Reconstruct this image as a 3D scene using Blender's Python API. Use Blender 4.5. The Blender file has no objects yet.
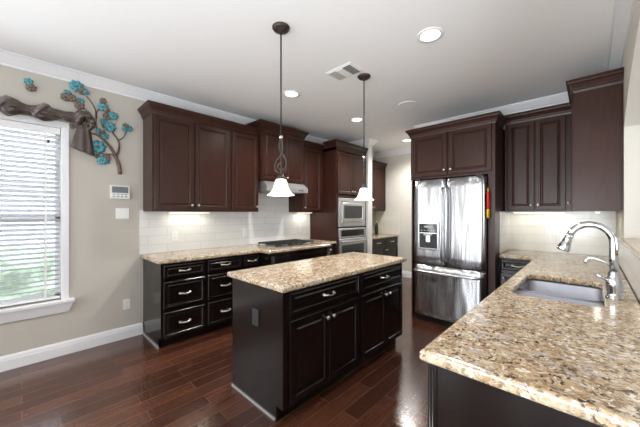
import bpy, bmesh, math, random
from mathutils import Vector, Matrix
random.seed(7)
C = bpy.context.scene.collection
SC = bpy.context.scene
PI = math.pi

# ------------------------------------------------------------------ camera
YAW, CAM_Z = 0.7609, 1.381
cam_data = bpy.data.cameras.new('camera')
cam = bpy.data.objects.new('camera', cam_data); C.objects.link(cam)
cam.location = (0, 0, CAM_Z)
cam.rotation_euler = (PI/2, 0, YAW)
cam_data.sensor_width = 36.0
cam_data.lens = 283.83/640*36.0
cam_data.clip_start = 0.05
SC.camera = cam

# ------------------------------------------------------------------ world, exposure, large lights
SC.view_settings.view_transform = 'Standard'
SC.view_settings.look = 'None'
SC.view_settings.gamma = 1.0
SC.view_settings.use_curve_mapping = False
SC.view_settings.exposure = 0.22
SC.cycles.use_denoising = True
SC.cycles.max_bounces = 8
SC.cycles.diffuse_bounces = 5
SC.cycles.sample_clamp_indirect = 6.0
SC.cycles.caustics_reflective = False
SC.cycles.caustics_refractive = False

world = bpy.data.worlds.new('sky'); SC.world = world
world.use_nodes = True
_bg = world.node_tree.nodes['Background']
_bg.inputs['Color'].default_value = (0.86, 0.93, 1.0, 1)
_bg.inputs['Strength'].default_value = 6.0

def area_light(name, loc, direction, sx, sy, watts, color=(1, 1, 1), spread=None):
    l = bpy.data.lights.new(name, 'AREA'); l.shape = 'RECTANGLE'
    l.size = sx; l.size_y = sy; l.energy = watts; l.color = color
    if spread: l.spread = spread
    o = bpy.data.objects.new(name, l); C.objects.link(o)
    o.location = loc
    o.rotation_euler = Vector(direction).to_track_quat('-Z', 'Y').to_euler()
    return o

# daylight through the tall windows of the living room behind the camera
for wx, pw in ((-2.90, 25), (-2.10, 25), (-0.80, 12), (0.0, 12), (1.70, 10)):
    area_light('rear_window_daylight', (wx, -3.93, 1.30), (0, 1, 0.45), 0.42, 2.0, pw, (0.93, 0.97, 1.0))
# daylight through the windows of the dining end, on the same wall as the visible window
for wy in (-2.85, -2.20, -1.55):
    area_light('dining_window_daylight', (-3.66, wy, 1.40), (1, 0.1, 0.35), 0.36, 1.7, 18, (0.93, 0.97, 1.0))
# daylight through the windows of the adjoining room beyond the arched opening
area_light('side_window_daylight', (4.33, 1.6, 1.35), (-1, 0, 0.7), 2.4, 1.9, 32, (0.97, 0.985, 1.0))
# added area light without a fixture, behind the camera, washing the pale ceiling
area_light('ceiling_fill_light', (0.05, -1.15, 1.0), (0.40, 0.75, 1), 1.9, 1.2, 100, (0.90, 0.955, 1.0))
# daylight coming in at the window with the blind
area_light('blind_window_daylight', (-3.60, -0.20, 1.38), (1, 0.15, -0.1), 0.9, 1.5, 9, (0.96, 0.98, 1.0))

# ------------------------------------------------------------------ node helpers
def rgb(r, g, b): return (r, g, b, 1)
def srgb(r, g, b):
    f = lambda c: (c/255/12.92) if c/255 <= 0.04045 else ((c/255+0.055)/1.055)**2.4
    return (f(r), f(g), f(b), 1)

class NT:
    def __init__(s, name):
        s.m = bpy.data.materials.new(name); s.m.use_nodes = True
        s.t = s.m.node_tree; s.p = s.t.nodes['Principled BSDF']
    def n(s, typ, **kw):
        nd = s.t.nodes.new(typ)
        for k, v in kw.items():
            if k.startswith('i_'):
                nd.inputs[k[2:].replace('_', ' ')].default_value = v
            else: setattr(nd, k, v)
        return nd
    def l(s, a, b): s.t.links.new(a, b)
    def set(s, **kw):
        for k, v in kw.items(): s.p.inputs[k.replace('_', ' ')].default_value = v
        return s
    def coords(s, scale=(1, 1, 1), kind='Object', swap=None):
        tc = s.n('ShaderNodeTexCoord'); out = tc.outputs[kind]
        if swap:
            sep = s.n('ShaderNodeSeparateXYZ'); s.l(out, sep.inputs[0])
            cb = s.n('ShaderNodeCombineXYZ')
            for i, ax in enumerate(swap):
                if ax: s.l(sep.outputs[ax], cb.inputs[i])
            out = cb.outputs[0]
        mp = s.n('ShaderNodeMapping'); mp.inputs['Scale'].default_value = scale
        s.l(out, mp.inputs['Vector'])
        return mp.outputs[0]
    def noise(s, vec, scale, detail=3, rough=0.5, dist=0.0):
        nd = s.n('ShaderNodeTexNoise'); s.l(vec, nd.inputs['Vector'])
        nd.inputs['Scale'].default_value = scale; nd.inputs['Detail'].default_value = detail
        nd.inputs['Roughness'].default_value = rough; nd.inputs['Distortion'].default_value = dist
        return nd
    def ramp(s, fac, stops, interp='LINEAR'):
        r = s.n('ShaderNodeValToRGB'); s.l(fac, r.inputs[0])
        cr = r.color_ramp; cr.interpolation = interp
        while len(cr.elements) < len(stops): cr.elements.new(0.5)
        for e, (p, c) in zip(cr.elements, stops):
            e.position = p; e.color = c
        return r.outputs[0]
    def mix(s, fac, a, b, mode='MIX'):
        nd = s.n('ShaderNodeMix', data_type='RGBA', blend_type=mode)
        for sock, v in ((nd.inputs[0], fac), (nd.inputs[6], a), (nd.inputs[7], b)):
            if hasattr(v, 'is_output'): s.l(v, sock)
            else: sock.default_value = v
        return nd.outputs[2]
    def bump(s, h, strength=0.2, dist=0.01):
        b = s.n('ShaderNodeBump'); b.inputs['Strength'].default_value = strength
        b.inputs['Distance'].default_value = dist
        s.l(h, b.inputs['Height']); s.l(b.outputs[0], s.p.inputs['Normal'])
    def base(s, out): s.l(out, s.p.inputs['Base Color'])

def simple(name, col, rough=0.5, metal=0.0, var=0.04, scale=30, bump=0.0, **kw):
    t = NT(name); t.set(Roughness=rough, Metallic=metal, **kw)
    v = t.coords()
    nz = t.noise(v, scale)
    dark = tuple(c*(1-var) for c in col[:3])+(1,)
    lite = tuple(min(1, c*(1+var)) for c in col[:3])+(1,)
    t.base(t.ramp(nz.outputs['Fac'], [(0.3, dark), (0.7, lite)]))
    if bump: t.bump(nz.outputs['Fac'], bump, 0.004)
    return t.m

M = {}
M['wall'] = simple('beige_wall_paint', srgb(190, 184, 174), 0.75, var=0.015, scale=60, bump=0.05)
M['wall_light'] = simple('pale_wall_paint', srgb(206, 202, 193), 0.75, var=0.015, scale=60, bump=0.05)
M['column'] = simple('off_white_wall_paint', srgb(218, 217, 214), 0.7, var=0.01, scale=60, bump=0.03)
M['ceiling'] = simple('ceiling_paint', srgb(240, 240, 240), 0.85, var=0.012, scale=80, bump=0.06)
M['trim'] = simple('white_trim_paint', srgb(230, 230, 231), 0.35, var=0.01)
M['white_plastic'] = simple('white_plastic', srgb(232, 232, 230), 0.4, var=0.01)
M['screen'] = simple('grey_display', srgb(66, 72, 68), 0.25)
M['grey_plastic'] = simple('grey_plastic', srgb(150, 152, 152), 0.45)
M['black_plastic'] = simple('black_plastic', srgb(22, 22, 23), 0.35)
M['black_iron'] = simple('black_cast_iron', srgb(30, 29, 29), 0.55, var=0.2, scale=90, bump=0.2)
M['black_glass'] = simple('black_glass', srgb(16, 17, 19), 0.06, var=0.02)
M['oven_glass'] = simple('reflection_grey_oven_glass', srgb(70, 72, 74), 0.10, 0.35, var=0.05)  # reflected light put into the glass colour as an even grey
M['nickel'] = simple('brushed_nickel', srgb(205, 200, 190), 0.28, 1.0)
M['bronze'] = simple('dark_bronze', srgb(70, 62, 56), 0.42, 0.7, var=0.15)
M['chrome'] = simple('chrome', srgb(196, 197, 200), 0.09, 1.0, var=0.01)
M['dark_vent'] = simple('dark_louver', srgb(120, 121, 122), 0.6)
M['mid_vent'] = simple('grey_louver', srgb(170, 170, 170), 0.6)
M['green_bottle'] = simple('dark_green_glass', srgb(28, 48, 26), 0.08, var=0.1)
M['gold'] = simple('straw_foil', srgb(178, 166, 120), 0.4)
M['red_cloth'] = simple('red_fabric', srgb(205, 48, 28), 0.8, var=0.15, scale=120, bump=0.2)
M['yellow_cloth'] = simple('yellow_fabric', srgb(214, 178, 40), 0.8, var=0.15, scale=120, bump=0.2)
M['shoe'] = simple('grey_shoe_moulding', srgb(150, 146, 146), 0.35)
M['rubber'] = simple('dark_rubber', srgb(34, 34, 36), 0.6)
M['teal'] = simple('teal_enamel', srgb(84, 158, 172), 0.4, 0.2, var=0.45, scale=45)
M['pewter'] = simple('pewter_brown_enamel', srgb(126, 112, 98), 0.4, 0.4, var=0.35, scale=60)
M['branch'] = simple('brown_enamel_metal', srgb(98, 76, 66), 0.45, 0.3, var=0.25, scale=40)
M['lawn'] = simple('lawn_green', srgb(150, 160, 140), 0.9, var=0.3, scale=6)
M['leaf'] = simple('hazy_bush_green', srgb(150, 168, 146), 0.8, var=0.25, scale=14, bump=0.3)  # green paled to carry the haze of the window glass

def cabinet_material(name, c0, c1, rough, spec):
    t = NT(name); t.set(Roughness=rough, Coat_Weight=0.0, Specular_IOR_Level=spec)
    v = t.coords((9, 9, 1.2))
    nz = t.noise(v, 3.0, 5, 0.6, 0.6)
    t.base(t.ramp(nz.outputs['Fac'], [(0.25, c0), (0.75, c1)]))
    v2 = t.coords((60, 60, 5)); n2 = t.noise(v2, 4.0, 3)
    t.bump(n2.outputs['Fac'], 0.04, 0.002)
    return t.m
M['cab'] = cabinet_material('espresso_stained_wood', srgb(44, 23, 17), srgb(61, 34, 25), 0.30, 0.27)
M['cab_low'] = cabinet_material('espresso_stained_wood_shaded', srgb(15, 10, 9), srgb(22, 15, 13), 0.17, 0.5)  # same wood; the shade on the lower cabinets is put into a darker colour

def granite():
    t = NT('speckled_tan_granite'); t.set(Roughness=0.17, Specular_IOR_Level=0.42)
    v = t.coords()
    wn = t.noise(v, 9, 3)
    big = t.noise(v, 5.5, 4, 0.6, 0.8)
    base = t.ramp(big.outputs['Fac'], [(0.30, srgb(198, 186, 164)), (0.47, srgb(188, 170, 142)), (0.60, srgb(172, 144, 108)), (0.75, srgb(196, 184, 166))])
    mid = t.noise(v, 32, 5, 0.7, 1.2)
    f1 = t.ramp(mid.outputs['Fac'], [(0.49, rgb(0, 0, 0)), (0.57, rgb(1, 1, 1))])
    c = t.mix(f1, base, srgb(142, 118, 94))
    mid2 = t.noise(v, 44, 5, 0.7, 0.6)
    f1b = t.ramp(mid2.outputs['Fac'], [(0.55, rgb(0, 0, 0)), (0.62, rgb(1, 1, 1))])
    c = t.mix(f1b, c, srgb(226, 218, 206))
    vo = t.n('ShaderNodeTexVoronoi'); t.l(v, vo.inputs['Vector']); vo.inputs['Scale'].default_value = 105
    f2 = t.ramp(vo.outputs['Color'], [(0.20, rgb(1, 1, 1)), (0.28, rgb(0, 0, 0))])
    msk = t.noise(v, 20, 3, 0.6)
    f2m = t.mix(1.0, f2, t.ramp(msk.outputs['Fac'], [(0.44, rgb(0, 0, 0)), (0.58, rgb(1, 1, 1))]), 'MULTIPLY')
    c = t.mix(f2m, c, srgb(74, 60, 52))
    fl = t.noise(v, 25, 4, 0.65, 2.0)
    f3 = t.ramp(fl.outputs['Fac'], [(0.565, rgb(0, 0, 0)), (0.63, rgb(1, 1, 1))])
    c = t.mix(f3, c, srgb(88, 72, 60))
    gy = t.noise(v, 15, 3, 0.6, 1.0)
    f4 = t.ramp(gy.outputs['Fac'], [(0.55, rgb(0, 0, 0)), (0.68, rgb(0.75, 0.75, 0.75))])
    c = t.mix(f4, c, srgb(168, 162, 158))
    t.base(c)
    return t.m
M['granite'] = granite()

def tile(name, swap, c0, c1, off=0.0):
    t = NT(name); t.set(Roughness=0.14)
    v = t.coords((1, 1, 1), swap=swap)
    b = t.n('ShaderNodeTexBrick'); t.l(v, b.inputs['Vector'])
    b.offset = 0.5
    b.inputs['Color1'].default_value = c0; b.inputs['Color2'].default_value = c1
    b.inputs['Mortar'].default_value = srgb(196, 195, 190)
    b.inputs['Scale'].default_value = 1.0
    b.inputs['Brick Width'].default_value = 0.406; b.inputs['Row Height'].default_value = 0.1016
    b.inputs['Mortar Size'].default_value = 0.0022; b.inputs['Mortar Smooth'].default_value = 0.3
    t.base(b.outputs['Color'])
    inv = t.n('ShaderNodeMath', operation='SUBTRACT'); inv.inputs[0].default_value = 1.0
    t.l(b.outputs['Fac'], inv.inputs[1])
    t.bump(inv.outputs[0], 0.5, 0.002)
    return t.m
M['tile_yz'] = tile('white_subway_tile', ('Y', 'Z', None), srgb(226, 226, 224), srgb(218, 219, 218))
M['tile_xz'] = tile('white_subway_tile_back', ('X', 'Z', None), srgb(218, 215, 205), srgb(209, 207, 198))

def wood_floor():
    t = NT('dark_hand_scraped_floorboards'); t.set(Coat_Weight=0.3, Coat_Roughness=0.12)
    v = t.coords((1, 1, 1), swap=('Y', 'X', None))
    b = t.n('ShaderNodeTexBrick'); t.l(v, b.inputs['Vector'])
    b.offset = 0.37; b.offset_frequency = 2
    b.inputs['Color1'].default_value = srgb(66, 37, 26); b.inputs['Color2'].default_value = srgb(94, 56, 40)
    b.inputs['Mortar'].default_value = srgb(128, 92, 72)
    b.inputs['Scale'].default_value = 1.0
    b.inputs['Brick Width'].default_value = 0.95; b.inputs['Row Height'].default_value = 0.125
    b.inputs['Mortar Size'].default_value = 0.0018; b.inputs['Mortar Smooth'].default_value = 0.6
    b.inputs['Bias'].default_value = -0.1
    g = t.coords((28, 2.2, 1)); nz = t.noise(g, 2.2, 5, 0.6, 0.8)
    grain = t.ramp(nz.outputs['Fac'], [(0.3, rgb(0.62, 0.6, 0.6)), (0.7, rgb(1.15, 1.12, 1.1))])
    t.base(t.mix(0.8, b.outputs['Color'], grain, 'MULTIPLY'))
    w = t.coords((7, 24, 1)); n2 = t.noise(w, 1.4, 3, 0.55, 0.5)
    inv = t.n('ShaderNodeMath', operation='SUBTRACT'); t.l(n2.outputs['Fac'], inv.inputs[0])
    t.l(b.outputs['Fac'], inv.inputs[1])
    t.bump(inv.outputs[0], 0.40, 0.006)
    rr = t.n('ShaderNodeMapRange'); t.l(nz.outputs['Fac'], rr.inputs[0])
    rr.inputs[3].default_value = 0.14; rr.inputs[4].default_value = 0.28
    t.l(rr.outputs[0], t.p.inputs['Roughness'])
    return t.m
M['floor'] = wood_floor()

def steel(name, wave=0.0, rough=0.2, col=(198, 199, 202), axis=(5.0, 5.0, 0.9), aniso=0.0):
    t = NT(name); t.set(Metallic=1.0, Roughness=rough)
    t.p.inputs['Base Color'].default_value = srgb(*col)
    v = t.coords((500, 500, 3)); nz = t.noise(v, 1.0, 2)
    rr = t.n('ShaderNodeMapRange'); t.l(nz.outputs['Fac'], rr.inputs[0])
    rr.inputs[3].default_value = rough*0.8; rr.inputs[4].default_value = rough*1.25
    t.l(rr.outputs[0], t.p.inputs['Roughness'])
    if aniso:
        tg = t.n('ShaderNodeTangent', direction_type='RADIAL', axis='Z')
        t.l(tg.outputs[0], t.p.inputs['Tangent']); t.set(Anisotropic=aniso, Anisotropic_Rotation=0.25)
    if wave:
        w = t.coords(axis); n2 = t.noise(w, 1.0, 1, 0.4)
        t.bump(n2.outputs['Fac'], wave, 0.05)
    return t.m
M['steel_door'] = steel('stainless_steel_rippled', 0.5, 0.27, (186, 187, 190), aniso=0.93, axis=(5.5, 5.5, 0.6))
M['steel'] = steel('stainless_steel', 0.0, 0.30)
M['steel_hood'] = steel('stainless_steel_brushed', 0.0, 0.42, (214, 214, 214))
M['steel_dark'] = steel('stainless_steel_sink', 0.0, 0.42, (166, 166, 174))

def satin(name, col, col2):
    t = NT(name); t.set(Roughness=0.30, Sheen_Weight=0.15, Specular_IOR_Level=0.7)
    v = t.coords((1, 1, 1)); nz = t.noise(v, 14, 3)
    t.base(t.ramp(nz.outputs['Fac'], [(0.3, col), (0.7, col2)]))
    n2 = t.noise(v, 40, 2); t.bump(n2.outputs['Fac'], 0.15, 0.01)
    return t.m
M['satin_light'] = satin('grey_brown_satin_cloth', srgb(92, 82, 80), srgb(124, 114, 112))
M['satin'] = satin('brown_satin_cloth', srgb(50, 37, 31), srgb(76, 57, 47))

def glass_pane():
    t = NT('window_glass'); n = t.t.nodes
    out = n['Material Output']
    tr = t.n('ShaderNodeBsdfTransparent'); gl = t.n('ShaderNodeBsdfGlossy'); gl.inputs['Roughness'].default_value = 0.02
    fr = t.n('ShaderNodeFresnel'); fr.inputs['IOR'].default_value = 1.45
    mx = t.n('ShaderNodeMixShader'); t.l(fr.outputs[0], mx.inputs[0]); t.l(tr.outputs[0], mx.inputs[1]); t.l(gl.outputs[0], mx.inputs[2])
    t.l(mx.outputs[0], out.inputs['Surface'])
    return t.m
M['glass'] = glass_pane()

def slat_plastic():
    t = NT('white_blind_slat'); t.set(Roughness=0.45)
    t.p.inputs['Base Color'].default_value = srgb(238, 238, 238)
    tr = t.n('ShaderNodeBsdfTranslucent'); tr.inputs['Color'].default_value = srgb(240, 241, 244)
    mx = t.n('ShaderNodeMixShader'); mx.inputs[0].default_value = 0.45
    t.l(t.p.outputs[0], mx.inputs[1]); t.l(tr.outputs[0], mx.inputs[2])
    t.l(mx.outputs[0], t.t.nodes['Material Output'].inputs['Surface'])
    return t.m
M['slat'] = slat_plastic()

def emit(name, col, strength):
    t = NT(name); t.set(Emission_Strength=strength, Roughness=0.5)
    t.p.inputs['Base Color'].default_value = col
    t.p.inputs['Emission Color'].default_value = col
    return t.m
M['lamp_disc'] = emit('lit_lamp_lens', rgb(1, 0.97, 0.92), 6.0)
M['led'] = emit('warm_lit_strip', rgb(1, 0.93, 0.78), 5.0)
def shade_glass():
    t = NT('frosted_white_glass'); t.set(Roughness=0.35, Emission_Strength=0.55)
    v = t.coords((1, 1, 1)); nz = t.noise(v, 25, 3)
    c = t.ramp(nz.outputs['Fac'], [(0.3, rgb(0.92, 0.9, 0.86)), (0.7, rgb(1, 0.99, 0.96))])
    t.base(c); t.p.inputs['Emission Color'].default_value = rgb(1, 0.95, 0.86)
    return t.m
M['shade'] = shade_glass()

def facade():
    t = NT('pale_brick_facade'); t.set(Roughness=0.9)
    v = t.coords((1, 1, 1), swap=('Y', 'Z', None))
    b = t.n('ShaderNodeTexBrick'); t.l(v, b.inputs['Vector'])
    b.inputs['Scale'].default_value = 1.0; b.inputs['Brick Width'].default_value = 0.6; b.inputs['Row Height'].default_value = 0.2
    b.inputs['Color1'].default_value = srgb(186, 182, 196); b.inputs['Color2'].default_value = srgb(160, 156, 172)
    b.inputs['Mortar'].default_value = srgb(205, 203, 210); b.inputs['Mortar Size'].default_value = 0.02
    t.base(b.outputs['Color'])
    return t.m
M['facade'] = facade()

# ------------------------------------------------------------------ mesh helpers
class MB:
    def __init__(s): s.v = []; s.f = []; s.sm = []
    def add(s, verts, faces, smooth=False):
        k = len(s.v); s.v += [tuple(p) for p in verts]
        for f in faces: s.f.append([i+k for i in f]); s.sm.append(smooth)
        return s
    def box(s, x0, y0, z0, x1, y1, z1, bev=0.0):
        bm = bmesh.new()
        m = Matrix.Translation(((x0+x1)/2, (y0+y1)/2, (z0+z1)/2)) @ Matrix.Diagonal((abs(x1-x0), abs(y1-y0), abs(z1-z0), 1))
        bmesh.ops.create_cube(bm, size=1, matrix=m)
        if bev: bmesh.ops.bevel(bm, geom=bm.edges[:], offset=bev, segments=2, profile=0.7, affect='EDGES')
        bm.verts.index_update()
        s.add([v.co[:] for v in bm.verts], [[v.index for v in f.verts] for f in bm.faces])
        bm.free(); return s
    def rect_loft(s, x0, z0, x1, z1, prof, y=0.0, back=True):
        """nested rectangles facing -Y: prof is a list of (inset, outward)"""
        vs = []
        for i, o in prof:
            vs += [(x0+i, y-o, z0+i), (x1-i, y-o, z0+i), (x1-i, y-o, z1-i), (x0+i, y-o, z1-i)]
        fs = []
        for k in range(len(prof)-1):
            for j in range(4):
                a = 4*k+j; b = 4*k+(j+1) % 4
                fs.append([a, b, b+4, a+4])
        e = 4*(len(prof)-1); fs.append([e, e+1, e+2, e+3])
        if back: fs.append([3, 2, 1, 0])
        return s.add(vs, fs)
    def lathe(s, prof, cx=0, cy=0, cz=0, seg=28, smooth=True, cap=True, axis='z'):
        vs = []; fs = []
        for r, z in prof:
            for k in range(seg):
                a = 2*PI*k/seg; p = (r*math.cos(a), r*math.sin(a), z)
                if axis == 'y': p = (p[0], -p[2], p[1])
                elif axis == 'x': p = (p[2], p[0], p[1])
                vs.append((cx+p[0], cy+p[1], cz+p[2]))
        for i in range(len(prof)-1):
            for k in range(seg):
                a = i*seg+k; b = i*seg+(k+1) % seg
                fs.append([a, b, b+seg, a+seg])
        s.add(vs, fs, smooth)
        if cap:
            n = len(prof)
            if prof[0][0] > 1e-6: s.add(vs[:seg], [list(range(seg))[::-1]])
            if prof[-1][0] > 1e-6: s.add(vs[(n-1)*seg:], [list(range(seg))])
        return s
    def tube(s, pts, rad, seg=10, cap=True):
        pts = [Vector(p) for p in pts]; n = len(pts)
        rs = rad if isinstance(rad, (list, tuple)) else [rad]*n
        t0 = (pts[1]-pts[0]).normalized()
        ref = Vector((0, 0, 1)) if abs(t0.z) < 0.9 else Vector((1, 0, 0))
        u = (ref - t0*ref.dot(t0)).normalized()
        vs = []; fs = []
        for i in range(n):
            t = ((pts[min(i+1, n-1)]-pts[max(i-1, 0)])).normalized()
            u = (u - t*u.dot(t)).normalized(); w = t.cross(u)
            for k in range(seg):
                a = 2*PI*k/seg
                vs.append(tuple(pts[i]+u*(rs[i]*math.cos(a))+w*(rs[i]*math.sin(a))))
        for i in range(n-1):
            for k in range(seg):
                a = i*seg+k; b = i*seg+(k+1) % seg
                fs.append([a, b, b+seg, a+seg])
        s.add(vs, fs, True)
        if cap:
            s.add(vs[:seg], [list(range(seg))[::-1]]); s.add(vs[(n-1)*seg:], [list(range(seg))])
        return s
    def sweep(s, path, prof, smooth=False):
        """profile (out, z) swept along an XY polyline, 'out' to the right of travel, mitred"""
        P = [Vector((p[0], p[1])) for p in path]; n = len(P); m = len(prof)
        vs = []
        for i in range(n):
            d0 = (P[i]-P[i-1]).normalized() if i else None
            d1 = (P[i+1]-P[i]).normalized() if i < n-1 else None
            n0 = Vector((d0.y, -d0.x)) if d0 else None
            n1 = Vector((d1.y, -d1.x)) if d1 else None
            if n0 is None: mit = n1
            elif n1 is None: mit = n0
            else:
                mit = (n0+n1); mit = mit/max(1e-6, mit.dot(n0))
            for o, z in prof: vs.append((P[i].x+mit.x*o, P[i].y+mit.y*o, z))
        fs = []
        for i in range(n-1):
            for k in range(m):
                a = i*m+k; b = i*m+(k+1) % m
                fs.append([a, b, b+m, a+m])
        fs.append(list(range(m))[::-1]); fs.append([(n-1)*m+k for k in range(m)])
        return s.add(vs, fs, smooth)
    def build(s, name, mat, parent=None):
        me = bpy.data.meshes.new(name)
        me.from_pydata(s.v, [], s.f); me.update()
        bm = bmesh.new(); bm.from_mesh(me)
        for f, q in zip(bm.faces, s.sm): f.smooth = q
        bmesh.ops.remove_doubles(bm, verts=bm.verts[:], dist=1e-5)
        bmesh.ops.recalc_face_normals(bm, faces=bm.faces[:])
        bm.to_mesh(me); bm.free()
        me.materials.append(M[mat] if isinstance(mat, str) else mat)
        o = bpy.data.objects.new(name, me); C.objects.link(o)
        if parent: o.parent = parent
        return o

def rrect(x0, y0, x1, y1, r, n=5):
    pts = []
    for cx, cy, a0 in ((x1-r, y1-r, 0), (x0+r, y1-r, PI/2), (x0+r, y0+r, PI), (x1-r, y0+r, 1.5*PI)):
        for k in range(n+1):
            a = a0+PI/2*k/n; pts.append((cx+r*math.cos(a), cy+r*math.sin(a)))
    return pts

def slab(name, outline, z0, z1, mat, holes=(), edge=0.013):
    """a stone slab with an eased edge, and any holes cut through it"""
    bm = bmesh.new()
    edges = []
    for loop in (outline,)+tuple(holes):
        vs = [bm.verts.new((p[0], p[1], z0)) for p in loop]
        for i in range(len(vs)): edges.append(bm.edges.new((vs[i], vs[(i+1) % len(vs)])))
    bmesh.ops.triangle_fill(bm, use_beauty=True, use_dissolve=False, edges=edges)
    r = bmesh.ops.extrude_face_region(bm, geom=bm.faces[:])
    bmesh.ops.translate(bm, verts=[g for g in r['geom'] if isinstance(g, bmesh.types.BMVert)], vec=(0, 0, z1-z0))
    bmesh.ops.recalc_face_normals(bm, faces=bm.faces[:])
    sel = [e for e in bm.edges if len(e.link_faces) == 2 and e.calc_face_angle(0) > 1.0 and abs(e.verts[0].co.z-e.verts[1].co.z) < 1e-5]
    bmesh.ops.bevel(bm, geom=sel, offset=edge, segments=3, profile=0.5, affect='EDGES')
    me = bpy.data.meshes.new(name); bm.to_mesh(me); bm.free()
    me.materials.append(M[mat])
    o = bpy.data.objects.new(name, me); C.objects.link(o)
    return o

def tag(o, label=None, cat=None, group=None, kind=None):
    if label: o['label'] = label
    if cat: o['category'] = cat
    if group: o['group'] = group
    if kind: o['kind'] = kind
    return o
def thing(name, label, cat, loc=(0, 0, 0), rz=0.0, group=None):
    o = bpy.data.objects.new(name, None); C.objects.link(o)
    o.empty_display_size = 0.1
    o.location = loc; o.rotation_euler = (0, 0, rz)
    return tag(o, label, cat, group)
def struct(name, mb, mat, label=None, cat=None):
    o = mb.build(name, mat); tag(o, label, cat, None, 'structure'); return o
def copy_tree(o, parent=None):
    c = o.copy(); C.objects.link(c)
    if parent: c.parent = parent
    for ch in list(o.children): copy_tree(ch, c)
    return c

# ------------------------------------------------------------------ dimensions
XL, YB, XR, ZC = -3.73, 4.42, 0.20, 2.785       # left wall, back wall, right wall, ceiling
YH, XP = 5.75, -3.05                             # hall end wall, partition end
XBL = -1.97                                      # left end of the back wall
YREAR, XFAR = -4.0, 4.4
CT = 0.914

# ------------------------------------------------------------------ room shell
struct('floor', MB().box(XL-.2, YREAR-.2, -.1, XFAR+.2, YH+.2, 0), 'floor', 'dark brown hand scraped wood plank floor', 'floor')
struct('ceiling', MB().box(XL-.2, YREAR-.2, ZC, XFAR+.2, YH+.2, ZC+.12), 'ceiling', 'flat pale grey painted ceiling', 'ceiling')
# left wall with the window opening
WY0, WY1, WZ0, WZ1 = -0.66, 0.275, 0.545, 2.225
w = MB()
w.box(XL-.16, YREAR, 0, XL, -3.05, ZC); w.box(XL-.16, -1.35, 0, XL, WY0, ZC)
w.box(XL-.16, -3.05, 0, XL, -1.35, .54); w.box(XL-.16, -3.05, 2.26, XL, -1.35, ZC)
for y in (-2.65, -2.0): w.box(XL-.16, y, .54, XL, y+.25, 2.26); w.box(XL-.16, WY1, 0, XL, YH+.1, ZC)
w.box(XL-.16, WY0, 0, XL, WY1, WZ0); w.box(XL-.16, WY0, WZ1, XL, WY1, ZC)
struct('wall_left', w, 'wall', 'beige painted wall with the window and left cabinets', 'wall')
struct('wall_back', MB().box(XBL, YB, 0, XFAR, YH+.1, ZC), 'wall_light', 'pale wall behind refrigerator and corner cabinets', 'wall')
struct('wall_hall', MB().box(XL, YH, 0, XBL, YH+.1, ZC), 'wall_light', 'pale grey wall closing the hall beyond the oven tower', 'wall')
struct('wall_partition', MB().box(XL, 4.535, 0, XP, 4.665, ZC), 'column', 'off-white wall end beside the oven tower', 'wall')
# right wall with the arched pass-through over a half wall
AY0, AY1, APEX, ASPR = 0.20, 3.40, 2.52, 2.09
w = MB()
w.box(XR, AY0, 0, XR+.22, AY1, 1.145)
w.box(XR, AY1, 0, XR+.22, YB, ZC)
w.box(XR, -.10, 0, XR+.22, AY0, ZC)
ym = (AY0+AY1)/2; hs = (AY1-AY0)/2; rise = APEX-ASPR; R = (hs*hs+rise*rise)/(2*rise)
NA = 32; arc = []
for k in range(NA+1):
    y = AY0+(AY1-AY0)*k/NA; dy = y-ym
    arc.append((y, APEX-(R-math.sqrt(R*R-dy*dy))))
vs = []; fs = []
for y, z in arc: vs += [(XR, y, z), (XR+.22, y, z), (XR, y, ZC), (XR+.22, y, ZC)]
for k in range(NA):
    a = 4*k; b = a+4
    fs += [[a, b, b+2, a+2], [a+1, a+3, b+3, b+1], [a, a+1, b+1, b]]
w.add(vs, fs)
struct('wall_right', w, 'wall_light', 'cream wall with an arched opening above the sink', 'wall')
# living room and adjoining room around and behind the camera: walls with window openings
w = MB(); xs = [XL]
for wx in (-2.90, -2.10, -0.80, 0.0, 1.70): xs += [wx-.23, wx+.23]
xs.append(XFAR)
for i in range(0, len(xs), 2): w.box(xs[i], YREAR-.16, 0, xs[i+1], YREAR, ZC)
for i in range(1, len(xs)-1, 2):
    w.box(xs[i], YREAR-.16, 0, xs[i+1], YREAR, .28); w.box(xs[i], YREAR-.16, 2.32, xs[i+1], YREAR, ZC)
struct('wall_rear', w, 'wall', 'beige living room wall with narrow tall windows', 'wall')
w = MB(); w.box(XFAR, YREAR, 0, XFAR+.16, .38, ZC); w.box(XFAR, 2.82, 0, XFAR+.16, YB, ZC)
w.box(XFAR, .38, 0, XFAR+.16, 2.82, .38); w.box(XFAR, .38, 2.32, XFAR+.16, 2.82, ZC)
struct('wall_far_right', w, 'wall_light', 'wall of the adjoining room with a wide window', 'wall')

# crown moulding all round the kitchen
CROWN = [(0, ZC-.105), (0.012, ZC-.105), (0.016, ZC-.09), (0.03, ZC-.075), (0.052, ZC-.045), (0.066, ZC-.028), (0.072, ZC-.016), (0.085, ZC-.014), (0.085, ZC), (0, ZC)]
struct('trim_1', MB().sweep([(XL, YREAR), (XL, 4.535), (XP, 4.535), (XP, 4.665), (XL, 4.665), (XL, YH), (XBL, YH), (XBL, YB), (XR, YB), (XR, -.10)], CROWN), 'trim', 'white crown moulding round the ceiling', 'moulding')
BASE = [(0, 0), (0.016, 0), (0.016, 0.085), (0.013, 0.098), (0.012, 0.11), (0.006, 0.128), (0, 0.13)]
def baseboard(name, path, label):
    struct(name, MB().sweep(path, BASE), 'trim', label, 'baseboard')
baseboard('baseboard_left', [(XL, YREAR), (XL, 0.955)], 'white baseboard under the window')
baseboard('baseboard_partition', [(XP-.02, 4.535), (XP, 4.535), (XP, 4.665), (XL+.65, 4.665)], 'white baseboard round the off-white wall end')
baseboard('baseboard_hall', [(-3.06, YH), (XBL, YH), (XBL, YB)], 'white baseboard on the hall wall')
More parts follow.
